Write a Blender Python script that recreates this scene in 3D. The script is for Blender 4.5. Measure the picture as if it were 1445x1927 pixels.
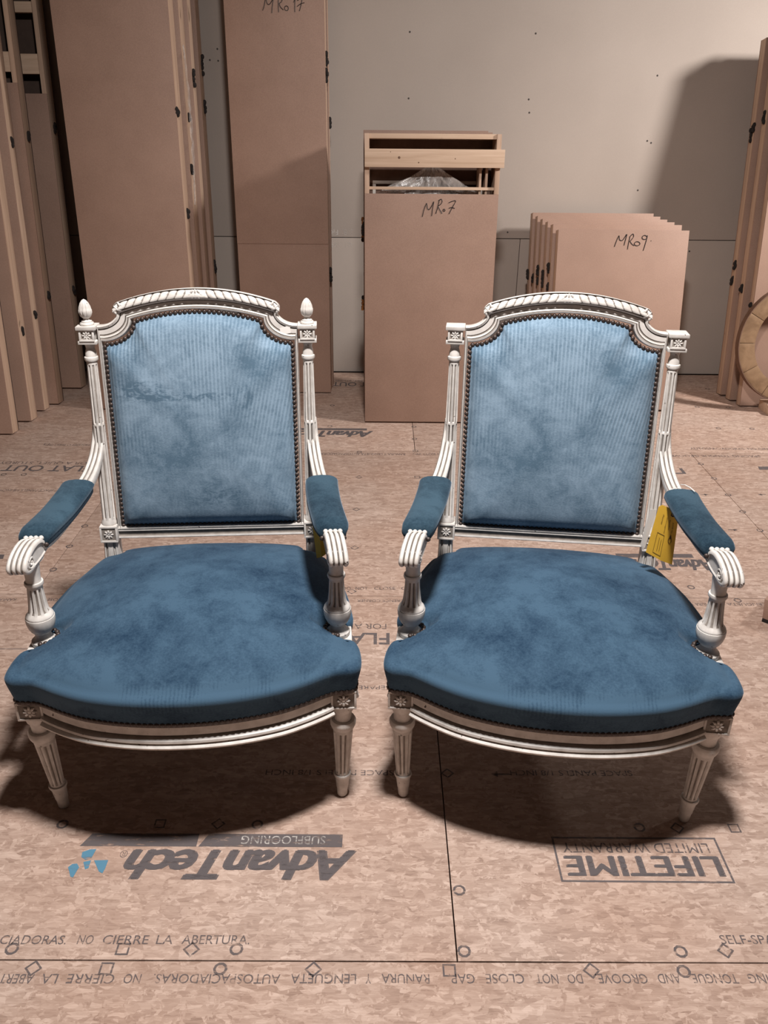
import bpy, bmesh, math, random
from mathutils import Vector, Matrix
for o in list(bpy.data.objects): bpy.data.objects.remove(o)
random.seed(4)
C = bpy.context.scene.collection
SC = bpy.context.scene
PI = math.pi
# ---------------------------------------------------------------- camera
def make_camera():
    pitch, yaw, roll, H, f = 0.45067, 0.00465, 0.00845, 1.3438, 1550.0
    fw = Vector((math.sin(yaw)*math.cos(pitch), math.cos(yaw)*math.cos(pitch), -math.sin(pitch)))
    r = Vector((math.cos(yaw), -math.sin(yaw), 0)); u = r.cross(fw)
    c, s = math.cos(roll), math.sin(roll)
    r2 = c*r + s*u; u2 = -s*r + c*u
    cam = bpy.data.cameras.new('camera'); o = bpy.data.objects.new('camera', cam); C.objects.link(o)
    m = Matrix((r2, u2, -fw)).transposed().to_4x4(); m.translation = (0, 0, H); o.matrix_world = m
    cam.sensor_fit = 'HORIZONTAL'; cam.sensor_width = 36; cam.lens = f/1445*36; cam.clip_start = .05
    SC.camera = o
make_camera()
# ---------------------------------------------------------------- light
w = bpy.data.worlds.new('world'); SC.world = w; w.use_nodes = True
w.node_tree.nodes['Background'].inputs[0].default_value = (1, .86, .76, 1)
w.node_tree.nodes['Background'].inputs[1].default_value = .02
def lamp(name, loc, target, size, power, col, spread=180):
    l = bpy.data.lights.new(name, 'AREA'); l.shape = 'DISK'; l.size = size; l.energy = power; l.color = col
    l.spread = math.radians(spread)
    o = bpy.data.objects.new(name, l); C.objects.link(o); o.location = loc
    o.rotation_euler = (Vector(target)-Vector(loc)).to_track_quat('-Z', 'Y').to_euler(); return o
lamp('ceiling_lamp', (.10, .95, 2.9), (.10, .9501, 0), .26, 106, (1, .95, .92))
lamp('ceiling_lamp_right', (3.5, 2.8, 2.7), (1.0, 4.5, .4), .40, 47, (1, .95, .91), 100)
SC.view_settings.view_transform = 'Standard'; SC.view_settings.look = 'None'
SC.view_settings.exposure = 0.18; SC.view_settings.gamma = 1.0
try: SC.view_settings.use_curve_mapping = False
except Exception: pass
# ---------------------------------------------------------------- materials
class NT:
    def __init__(s, name, rough=.6, spec=.3):
        s.m = bpy.data.materials.new(name); s.m.use_nodes = True; s.t = s.m.node_tree; s.n = s.t.nodes
        s.b = s.n['Principled BSDF']; s.b.inputs['Roughness'].default_value = rough
        s.b.inputs['Specular IOR Level'].default_value = spec
    def new(s, typ, **kw):
        nd = s.n.new(typ)
        for k, v in kw.items():
            if k.startswith('i_'): nd.inputs[k[2:].replace('_', ' ')].default_value = v
            else: setattr(nd, k, v)
        return nd
    def l(s, a, b): s.t.links.new(a, b)
    def coord(s, scale=(1, 1, 1), kind='Object', rot=(0, 0, 0)):
        tc = s.new('ShaderNodeTexCoord'); mp = s.new('ShaderNodeMapping')
        mp.inputs['Scale'].default_value = scale; mp.inputs['Rotation'].default_value = rot
        s.l(tc.outputs[kind], mp.inputs[0]); return mp.outputs[0]
    def noise(s, vec, scale, detail=3, rough=.55, dist=0):
        nd = s.new('ShaderNodeTexNoise'); nd.inputs['Scale'].default_value = scale; nd.inputs['Detail'].default_value = detail
        nd.inputs['Roughness'].default_value = rough; nd.inputs['Distortion'].default_value = dist
        s.l(vec, nd.inputs['Vector']); return nd.outputs['Fac']
    def ramp(s, fac, stops):
        r = s.new('ShaderNodeValToRGB'); e = r.color_ramp.elements
        while len(e) < len(stops): e.new(.5)
        for i, (p, c) in enumerate(stops):
            e[i].position = p; e[i].color = (*c, 1) if len(c) == 3 else c
        s.l(fac, r.inputs[0]); return r.outputs[0]
    def mix(s, f, a, b, mode='MIX'):
        m = s.new('ShaderNodeMix', data_type='RGBA', blend_type=mode)
        for i, v in ((0, f), (6, a), (7, b)):
            if hasattr(v, 'is_linked') or isinstance(v, bpy.types.NodeSocket): s.l(v, m.inputs[i])
            elif i == 0: m.inputs[0].default_value = v
            else: m.inputs[i].default_value = (*v, 1)
        return m.outputs[2]
    def math(s, op, a, b=0, c=None):
        m = s.new('ShaderNodeMath', operation=op)
        for i, v in enumerate((a, b) if c is None else (a, b, c)):
            if isinstance(v, bpy.types.NodeSocket): s.l(v, m.inputs[i])
            else: m.inputs[i].default_value = v
        return m.outputs[0]
    def bump(s, h, strength=.2, dist=.002):
        b = s.new('ShaderNodeBump'); b.inputs['Strength'].default_value = strength; b.inputs['Distance'].default_value = dist
        s.l(h, b.inputs['Height']); s.l(b.outputs[0], s.b.inputs['Normal'])
    def col(s, c):
        if isinstance(c, bpy.types.NodeSocket): s.l(c, s.b.inputs['Base Color'])
        else: s.b.inputs['Base Color'].default_value = (*c, 1)
        return s.m
def simple(name, c, rough=.6, var=.12, scale=30, spec=.3, metal=0):
    n = NT(name, rough, spec); n.b.inputs['Metallic'].default_value = metal
    f = n.noise(n.coord(), scale, 4)
    n.col(n.ramp(f, [(.3, tuple(x*(1-var) for x in c)), (.7, tuple(min(1, x*(1+var)) for x in c))]))
    n.bump(f, .1, .001); return n.m
def m_osb():
    n = NT('oriented_strand_board', .60, .28)
    tc = n.new('ShaderNodeTexCoord'); wv = tc.outputs['Object']
    dn = n.new('ShaderNodeTexNoise'); dn.inputs['Scale'].default_value = 26; dn.inputs['Detail'].default_value = 3; n.l(wv, dn.inputs['Vector'])
    dm = n.new('ShaderNodeVectorMath', operation='SCALE'); dm.inputs['Scale'].default_value = .016; n.l(dn.outputs['Color'], dm.inputs[0])
    ad = n.new('ShaderNodeVectorMath', operation='ADD'); n.l(wv, ad.inputs[0]); n.l(dm.outputs[0], ad.inputs[1])
    def layer(rot, sx, sy, off):
        mp = n.new('ShaderNodeMapping'); mp.inputs['Rotation'].default_value = (0, 0, rot); mp.inputs['Scale'].default_value = (sx, sy, 1); mp.inputs['Location'].default_value = (off, off*.7, 0)
        n.l(ad.outputs[0], mp.inputs[0]); v = n.new('ShaderNodeTexVoronoi'); v.inputs['Scale'].default_value = 1; n.l(mp.outputs[0], v.inputs['Vector'])
        sp = n.new('ShaderNodeSeparateColor'); n.l(v.outputs['Color'], sp.inputs[0])
        m2 = n.new('ShaderNodeMapping'); m2.inputs['Rotation'].default_value = (0, 0, rot); m2.inputs['Scale'].default_value = (sx*.9, sy*6, 1); n.l(wv, m2.inputs[0])
        g = n.noise(m2.outputs[0], 1.0, 3, .6)
        return n.math('ADD', n.math('MULTIPLY', sp.outputs[1], .42), n.math('MULTIPLY', g, .58))
    A = layer(.10, 21, 80, 0); B = layer(.75, 25, 95, 5); D = layer(-.62, 24, 90, 9); E_ = layer(.25, 55, 190, 3)
    k1 = n.ramp(n.noise(wv, 34, 3, .6, .8), [(.46, (0, 0, 0)), (.50, (1, 1, 1))]); k2 = n.ramp(n.noise(n.coord((1, 1, 1), rot=(0, 0, 1)), 41, 3, .6, .8), [(.50, (0, 0, 0)), (.54, (1, 1, 1))])
    h = n.mix(k2, n.mix(k1, A, B), D); h = n.math('ADD', n.math('MULTIPLY', h, .72), n.math('MULTIPLY', E_, .28))
    big = n.noise(wv, 3.0, 4)
    c = n.ramp(h, [(.22, (.25, .168, .130)), (.38, (.375, .265, .212)), (.54, (.455, .335, .274)), (.74, (.60, .465, .392))])
    c = n.mix(n.ramp(big, [(.35, (.0,)*3), (.7, (.45,)*3)]), c, (.78, .62, .52), 'MULTIPLY')
    n.bump(h, .35, .0012); return n.col(c)
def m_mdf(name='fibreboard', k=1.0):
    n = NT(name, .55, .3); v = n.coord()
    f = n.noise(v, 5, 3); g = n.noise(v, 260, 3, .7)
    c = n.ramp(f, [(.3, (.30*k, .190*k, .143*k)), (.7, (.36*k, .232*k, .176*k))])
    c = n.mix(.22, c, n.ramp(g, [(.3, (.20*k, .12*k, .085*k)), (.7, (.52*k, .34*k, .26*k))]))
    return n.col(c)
def m_pine(name, a, b, rot=(0, 0, 0), s=(60, 60, 3)):
    n = NT(name, .6, .25); v = n.coord(s, rot=rot)
    f = n.noise(v, 1.0, 5, .6, .6); v2 = n.coord((9, 9, 6)); k = n.noise(v2, 1.3, 2)
    c = n.ramp(f, [(.3, a), (.7, b)])
    c = n.mix(n.ramp(k, [(.70, (0, 0, 0)), (.76, (1, 1, 1))]), c, tuple(x*.45 for x in a))
    n.bump(f, .12, .001); return n.col(c)
def m_wall():
    n = NT('gypsum_board', .85, .15); v = n.coord()
    f = n.noise(v, 1.5, 4); g = n.noise(v, 300, 2)
    c = n.ramp(f, [(.3, (.40, .34, .30)), (.7, (.45, .385, .34))])
    n.bump(g, .08, .0006); return n.col(n.mix(.1, c, n.ramp(g, [(.3, (.3, .26, .22)), (.7, (.5, .44, .38))])))
def m_dim(): return simple('dark_store_wall', (.16, .13, .11), .9)  # unseen walls and ceiling, coloured dark to hold back bounced light
def m_paint():
    n = NT('worn_white_paint', .42, .4); v = n.coord()
    f = n.noise(v, 45, 5); chips = n.noise(v, 120, 2, .4); big = n.noise(v, 9, 2)
    c = n.ramp(f, [(.3, (.53, .495, .46)), (.65, (.71, .675, .635))])
    cm = n.math('MULTIPLY', n.ramp(chips, [(.725, (0, 0, 0)), (.74, (1, 1, 1))]), n.ramp(big, [(.42, (.0, .0, .0)), (.55, (1, 1, 1))]))
    c = n.mix(cm, c, (.07, .045, .035)); n.bump(f, .08, .0006); return n.col(c)
def m_velvet(name, lo, hi, stripes, stain=False, lip=False):
    n = NT(name, .85, .12); v = n.coord()
    n.b.inputs['Sheen Weight'].default_value = .22; n.b.inputs['Sheen Roughness'].default_value = .45
    n.b.inputs['Sheen Tint'].default_value = (.62, .80, 1, 1)
    f = n.noise(v, 7, 4, .6, .5); fine = n.noise(n.coord((220, 220, 320)), 1, 3, .7); mid = n.noise(v, 28, 4, .6, 1.0)
    t = n.math('ADD', n.math('MULTIPLY', f, .75 if stripes else .95), n.math('ADD', n.math('MULTIPLY', mid, .45 if stripes else .35), n.math('MULTIPLY', fine, .40)))
    h = fine
    if stripes:
        sp = n.new('ShaderNodeSeparateXYZ'); n.l(v, sp.inputs[0]); X, Y, Z = sp.outputs
        def wave(e, per): return n.math('SINE', n.math('MULTIPLY', e, 2*PI/per))
        s1 = wave(X, .0085)
        s2 = wave(n.math('ADD', X, n.math('MULTIPLY', Z, -.22)), .0085)
        zm = n.ramp(n.math('ADD', Z, n.math('MULTIPLY', n.math('SUBTRACT', f, .5), .35)), [(.60, (0.15,)*3), (.76, (1, 1, 1)), (.90, (1, 1, 1)), (.96, (.1,)*3)])
        n1 = n.ramp(n.noise(v, 6, 2), [(.38, (.0,)*3), (.58, (1, 1, 1))])
        right = n.ramp(X, [(.05, (0, 0, 0)), (.09, (1, 1, 1))])
        sm = n.mix(right, n.mix(1.0, s1, (1, 1, 1), 'MULTIPLY'), s2)
        st = n.math('MULTIPLY', n.math('MULTIPLY', sm, zm), n.math('MULTIPLY_ADD', n1, .8, .2))
        t = n.math('ADD', t, n.math('MULTIPLY', n.math('MAXIMUM', st, -.35), .15)); h = n.math('ADD', fine, n.math('MULTIPLY', st, .9))
        if stain:
            def blob(cx, cz, rx, rz):
                a = n.math('POWER', n.math('DIVIDE', n.math('SUBTRACT', X, cx), rx), 2); b = n.math('POWER', n.math('DIVIDE', n.math('SUBTRACT', Z, cz), rz), 2)
                return n.math('MAXIMUM', n.math('SUBTRACT', 1, n.math('ADD', a, b)), 0)
            sn = n.ramp(n.noise(n.coord((1, 1, 2.2)), 34, 4, .7, 1.2), [(.42, (0, 0, 0)), (.60, (1, 1, 1))])
            bl = n.math('ADD', n.math('MULTIPLY', n.math('ADD', blob(-.135, .778, .085, .030), blob(-.03, .768, .16, .012)), n.math('MULTIPLY', sn, .32)), n.math('ADD', n.math('MULTIPLY', blob(.02, .53, .09, .055), n.math('MULTIPLY', sn, .16)), n.math('MULTIPLY', n.math('SUBTRACT', blob(.098, .765, .022, .030), n.math('MULTIPLY', blob(.090, .770, .016, .030), 1.3)), .30)))
            t = n.math('SUBTRACT', t, n.math('MAXIMUM', bl, 0))
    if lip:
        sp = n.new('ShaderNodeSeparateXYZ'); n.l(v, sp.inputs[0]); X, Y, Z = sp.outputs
        lip_highlight = n.math('MULTIPLY', n.ramp(Z, [(.345, (0, 0, 0)), (.366, (1, 1, 1)), (.384, (1, 1, 1)), (.396, (0, 0, 0))]), n.ramp(n.math('ADD', Y, .12), [(.03, (1, 1, 1)), (.07, (0, 0, 0))]))  # highlight along the seat's front lip, painted into the velvet colour
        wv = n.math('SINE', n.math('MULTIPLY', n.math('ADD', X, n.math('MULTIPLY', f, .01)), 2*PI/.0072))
        t = n.math('ADD', t, n.math('MULTIPLY', lip_highlight, n.math('MULTIPLY_ADD', wv, .07, .20)))
    c = n.ramp(t, [(.62, lo), (.98, hi)])
    n.bump(h, .25, .0012); return n.col(c)
def m_ink(name, c, wear=.45):
    n = NT(name, .7, .2); v = n.coord((30, 120, 30))
    f = n.noise(v, 1, 5, .65); mx = n.new('ShaderNodeMixShader'); tr = n.new('ShaderNodeBsdfTransparent')
    out = n.n['Material Output']; r = n.ramp(f, [(wear-.12, (.1,)*3), (wear+.05, (.86,)*3)])
    n.l(r, mx.inputs[0]); n.l(tr.outputs[0], mx.inputs[1]); n.l(n.b.outputs[0], mx.inputs[2]); n.l(mx.outputs[0], out.inputs[0])
    return n.col(c)
def m_film():
    n = NT('clear_polythene', .18, .6); out = n.n['Material Output']; mx = n.new('ShaderNodeMixShader'); tr = n.new('ShaderNodeBsdfTransparent')
    f = n.noise(n.coord((40, 40, 12)), 1, 4, .6, 1.2)
    n.l(n.ramp(f, [(.35, (.12,)*3), (.7, (.6,)*3)]), mx.inputs[0]); n.l(tr.outputs[0], mx.inputs[1]); n.l(n.b.outputs[0], mx.inputs[2]); n.l(mx.outputs[0], out.inputs[0])
    n.bump(f, .6, .004); return n.col((.72, .66, .62))
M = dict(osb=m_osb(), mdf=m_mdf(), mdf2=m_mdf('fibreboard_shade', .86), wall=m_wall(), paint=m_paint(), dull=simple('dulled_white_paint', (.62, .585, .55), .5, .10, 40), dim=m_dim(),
    groove=simple('grey_groove', (.235, .205, .18), .6, .25, 60),  # darker grey on flute bottoms, moulding grooves and recessed faces
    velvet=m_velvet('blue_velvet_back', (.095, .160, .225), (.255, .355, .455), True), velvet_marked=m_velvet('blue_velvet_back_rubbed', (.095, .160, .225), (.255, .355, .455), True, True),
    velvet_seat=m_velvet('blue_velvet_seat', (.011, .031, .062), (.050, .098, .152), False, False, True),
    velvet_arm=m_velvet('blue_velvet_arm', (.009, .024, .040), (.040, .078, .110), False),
    nail=simple('bronze_nail', (.060, .043, .037), .42, .3, 200, .5, .3),
    pine=m_pine('pine_batten', (.46, .31, .22), (.60, .43, .32)), pine_x=m_pine('pine_board', (.52, .36, .25), (.68, .50, .37), s=(3, 60, 60)),
    dark=simple('black_foam', (.018, .014, .013), .8, .3, 80), ink=m_ink('panel_ink', (.12, .10, .10), .48), ink_solid=m_ink('panel_ink_heavy', (.125, .108, .11), .42),
    blue=m_ink('blue_ink', (.10, .26, .38), .40), marker=simple('black_marker', (.012, .010, .012), .5), film=m_film(),
    white=simple('white_moulding', (.60, .55, .50), .5), yellow=simple('yellow_card', (.78, .46, .05), .6, .05), paper=simple('white_paper', (.75, .72, .68), .7, .04),
    tagink=simple('tag_ink', (.12, .07, .02), .7), screw=simple('screw_steel', (.06, .05, .045), .5), ring=m_pine('dark_hoop_wood', (.17, .10, .055), (.30, .19, .11), s=(14, 14, 14)),
    under=simple('subfloor_void', (.05, .03, .02), .9), wood_raw=simple('bare_wood', (.16, .09, .06), .7), pinstr=simple('white_string', (.78, .74, .70), .7, .05),
    dark_backing=simple('dark_inside', (.16, .095, .07), .7), inside=simple('shaded_hardboard', (.07, .045, .035), .8), foam=simple('amber_strap', (.30, .12, .035), .7, .4), paleink=m_ink('pale_print', (.60, .56, .52), .55))
# ---------------------------------------------------------------- mesh helpers
class MB:
    def __init__(s): s.v = []; s.f = []; s.mi = []
    def add(s, vs, fs, mi=0):
        o = len(s.v); s.v += [tuple(v) for v in vs]
        for i, f in enumerate(fs):
            s.f.append(tuple(o+a for a in f)); s.mi.append(mi[i] if isinstance(mi, list) else mi)
        return s
    def box(s, x0, x1, y0, y1, z0, z1, mi=0, fn=None):
        vs = [(x, y, z) for z in (z0, z1) for y in (y0, y1) for x in (x0, x1)]
        if fn: vs = [fn(*v) for v in vs]
        return s.add(vs, [(0, 2, 3, 1), (4, 5, 7, 6), (0, 1, 5, 4), (2, 6, 7, 3), (0, 4, 6, 2), (1, 3, 7, 5)], mi)
    def loft(s, rings, closed=True, caps=True, mi=0, mif=None):
        n = len(rings[0]); o = []; fs = []; ms = []
        for r in rings: o += list(r)
        for i in range(len(rings)-1):
            for j in range(n if closed else n-1):
                k = (j+1) % n; fs.append((i*n+j, i*n+k, (i+1)*n+k, (i+1)*n+j)); ms.append(mif(i, j) if mif else mi)
        if caps and closed:
            fs.append(tuple(reversed(range(n)))); ms.append(mi); fs.append(tuple((len(rings)-1)*n+j for j in range(n))); ms.append(mi)
        return s.add(o, fs, ms)
    def lathe(s, prof, base=(0, 0), top=None, nf=0, seg=24, z_range=None, mi=0):
        # prof rows: (z, r[, flute depth]); axis leans from base to top
        top = top or base; z0, z1 = z_range or (prof[0][0], prof[-1][0]); rings = []; n = nf*4 if nf else seg
        for row in prof:
            z, r = row[0], row[1]; d = row[2] if len(row) > 2 else 0; t = (z-z0)/(z1-z0+1e-9)
            cx = base[0]+(top[0]-base[0])*t; cy = base[1]+(top[1]-base[1])*t; ring = []
            for i in range(n):
                if nf:
                    q, k = divmod(i, 4); a = 2*PI*(q+(-.19, .19, .32, .68)[k])/nf - PI/2; rr = r - (d if k > 1 else 0)
                else: a = 2*PI*i/n; rr = r
                ring.append((cx+rr*math.cos(a), cy+rr*math.sin(a), z))
            rings.append(ring)
        def mif(i, j):
            if nf and j % 4 == 2 and len(prof[i]) > 2 and prof[i][2] > 0 and len(prof[i+1]) > 2 and prof[i+1][2] > 0: return 1
            return mi
        return s.loft(rings, mif=mif)
    def ball(s, c, r, seg=10, rings=6, sc=(1, 1, 1), R=None, mi=0):
        vs = []; fs = []
        for i in range(rings+1):
            a = PI*i/rings
            for j in range(seg):
                b = 2*PI*j/seg; p = Vector((r*sc[0]*math.sin(a)*math.cos(b), r*sc[1]*math.sin(a)*math.sin(b), r*sc[2]*math.cos(a)))
                if R: p = R @ p
                vs.append((p.x+c[0], p.y+c[1], p.z+c[2]))
        for i in range(rings):
            for j in range(seg):
                k = (j+1) % seg; fs.append((i*seg+j, (i+1)*seg+j, (i+1)*seg+k, i*seg+k))
        return s.add(vs, fs, mi)
    def tube(s, pts, r, seg=8, mi=0, closed=False):
        pts = [Vector(p) for p in pts]; rings = []
        for i, p in enumerate(pts):
            a = pts[max(i-1, 0)]; b = pts[min(i+1, len(pts)-1)]
            if closed: a = pts[i-1]; b = pts[(i+1) % len(pts)]
            t = (b-a).normalized(); up = Vector((0, 0, 1)) if abs(t.z) < .9 else Vector((1, 0, 0))
            u = t.cross(up).normalized(); v = t.cross(u)
            rings.append([p+u*r*math.cos(2*PI*k/seg)+v*r*math.sin(2*PI*k/seg) for k in range(seg)])
        if closed: rings.append(rings[0])
        return s.loft(rings, caps=not closed, mi=mi)
    def build(s, name, mats, parent=None, bevel=0, sharp=35, weld=False):
        me = bpy.data.meshes.new(name); me.from_pydata(s.v, [], s.f)
        mats = mats if isinstance(mats, (list, tuple)) else [mats]
        for m in mats: me.materials.append(M[m] if isinstance(m, str) else m)
        me.polygons.foreach_set('material_index', s.mi)
        bm = bmesh.new(); bm.from_mesh(me)
        if weld: bmesh.ops.remove_doubles(bm, verts=bm.verts, dist=1e-5)
        bmesh.ops.recalc_face_normals(bm, faces=bm.faces)
        if bevel:
            eds = [e for e in bm.edges if len(e.link_faces) == 2 and e.calc_face_angle(0) > .9]
            bmesh.ops.bevel(bm, geom=eds, offset=bevel, segments=2, profile=.6, affect='EDGES', clamp_overlap=True)
        bm.to_mesh(me); bm.free()
        me.polygons.foreach_set('use_smooth', [True]*len(me.polygons)); me.set_sharp_from_angle(angle=math.radians(sharp))
        o = bpy.data.objects.new(name, me); C.objects.link(o)
        if parent: o.parent = parent
        return o
def share(src, parent, loc=(0, 0, 0), rot=(0, 0, 0), sc=(1, 1, 1)):
    o = src.copy(); C.objects.link(o); o.parent = parent; o.location = loc; o.rotation_euler = rot; o.scale = sc; return o
def empty(name, loc=(0, 0, 0), rot=(0, 0, 0), label=None, cat=None, group=None, kind=None):
    o = bpy.data.objects.new(name, None); C.objects.link(o); o.location = loc; o.rotation_euler = rot; o.empty_display_size = .1
    return tag(o, label, cat, group, kind)
def tag(o, label=None, cat=None, group=None, kind=None):
    for k, v in (('label', label), ('category', cat), ('group', group), ('kind', kind)):
        if v: o[k] = v
    return o
# ---------------------------------------------------------------- room shell
XL, XR, YB, YF, ZC = -3.4, 5.2, 4.639, -3.4, 3.15
floor = empty('floor', kind='structure')
MB().box(XL, XR, YF, YB, -.06, -.02).build('joist_deck', 'under', floor)
rowy = [.9607+1.2192*k for k in range(-4, 4)]
rowx = {-4: .14, -3: 1.37, -2: .14, -1: 1.37, 0: .1405, 1: 1.370, 2: .1505}
panels = {}
for k in range(-4, 3):
    y0 = max(rowy[k+4], YF); y1 = min(rowy[k+5], YB)
    if y1 <= y0+.01: continue
    x = rowx[k]
    while x > XL: x -= 2.4384
    while x < XR:
        a, b = max(x, XL), min(x+2.4384, XR)
        if b-a > .02:
            panels[(k, round(x, 2))] = (a, b, MB().box(a+.0012, b-.0012, y0+.0013, y1-.0013, -.0195, 0).build('subfloor_panel', 'osb', floor, bevel=.0009))
        x += 2.4384
def panel_at(X, Y):
    k = max(-4, min(2, int(math.floor((Y-.9607)/1.2192))))
    for (kk, _), (a, b, o) in panels.items():
        if kk == k and a <= X < b: return o
    return floor
wall = empty('wall_back', kind='structure')
MB().box(XL, XR, YB+.014, YB+.06, -.02, ZC).build('wall_framing', 'under', wall)
for (a, b, z0, z1) in ((XL, -1.70, .0, .7385), (-1.697, .742, .0, .7385), (.745, 3.18, .0, .7385), (3.183, XR, .0, .7385),
                       (XL, -.48-1.9, .7425, 1.96), (-2.377, 2.50, .7425, 1.96), (2.503, XR, .7425, 1.96), (XL, .1, 1.963, ZC), (.103, XR, 1.963, ZC)):
    MB().box(a, b, YB, YB+.0125, z0, z1).build('drywall_sheet', 'wall', wall, bevel=.0012)
sm = None
for (x, z) in ((.128, 1.703), (.743, 1.701), (.128, 1.413), (.733, 1.413), (.741, 1.353), (1.365, 1.524), (1.358, 1.227), (1.379, 1.218), (1.343, .99), (.673, .774), (-.817, 1.623), (-.858, 1.575), (-.817, 1.572), (1.667, .683)):
    if sm is None:
        sm = MB().lathe([(-.001, .0045), (.0006, .0045), (.001, .003)], seg=10).build('screw_head', 'screw', wall); sm.rotation_euler = (PI/2, 0, 0); sm.location = (x, YB, z)
    else: share(sm, wall, (x, YB, z), (PI/2, 0, 0))
for nm, b in (('wall_left', (XL-.05, XL, YF, YB, 0, ZC)), ('wall_right', (XR, XR+.05, YF, YB, 0, ZC)), ('wall_front', (XL, XR, YF-.05, YF, 0, ZC)), ('ceiling', (XL, XR, YF, YB+.06, ZC, ZC+.05))):
    tag(MB().box(*b).build(nm, 'dim'), kind='structure')
# ---------------------------------------------------------------- printing on the floor
DG = None
tcache = {}
def text_mesh(s, style):
    key = (s, style)
    if key in tcache: return tcache[key]
    cu = bpy.data.curves.new('lettering', 'FONT'); cu.body = s; cu.resolution_u = 3; cu.fill_mode = 'FRONT'
    cu.offset = {0: .0, 1: .012, 2: .0, 3: .012}[style]; cu.shear = .30 if style == 3 else 0
    if style == 3: cu.space_character = .93
    o = bpy.data.objects.new('lettering', cu); C.objects.link(o); bpy.context.view_layer.update()
    me = bpy.data.meshes.new_from_object(o.evaluated_get(bpy.context.evaluated_depsgraph_get())); bpy.data.objects.remove(o)
    xs = [v.co.x for v in me.vertices]; ys = [v.co.y for v in me.vertices]
    r = ([((v.co.x-min(xs))/(max(xs)-min(xs)), (v.co.y-min(ys))/(max(ys)-min(ys))) for v in me.vertices], [tuple(p.vertices) if p.normal.z > 0 else tuple(reversed(p.vertices)) for p in me.polygons])
    tcache[key] = r; return r
def print_text(s, x0, x1, y0, y1, style=0, rot=True, parent=None, mat='ink', fn=None, name='printed_lettering'):
    vs, fs = text_mesh(s, style); out = []
    for u, v in vs:
        if rot: u, v = 1-u, 1-v
        X, Y = x0+(x1-x0)*u, y0+(y1-y0)*v
        out.append(fn(X, Y) if fn else (X, Y, .0005))
    if style > 1:      # heavy type: the same letters again, a hair to either side
        n0 = len(out); f0 = list(fs); base = list(out); d = .0085*(x1-x0)
        for k, (dx, dy) in enumerate(((-d, 0), (d, 0), (0, d*.5))):
            out = out+[(x+dx, y+dy, z+.0001*(k+1)) for x, y, z in base]; fs = fs+[tuple(i+n0*(k+1) for i in f) for f in f0]
    me = bpy.data.meshes.new(name); me.from_pydata(out, [], fs); me.materials.append(M[mat])
    o = bpy.data.objects.new(name, me); C.objects.link(o); o.parent = parent or panel_at((x0+x1)/2, (y0+y1)/2); return o
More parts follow.
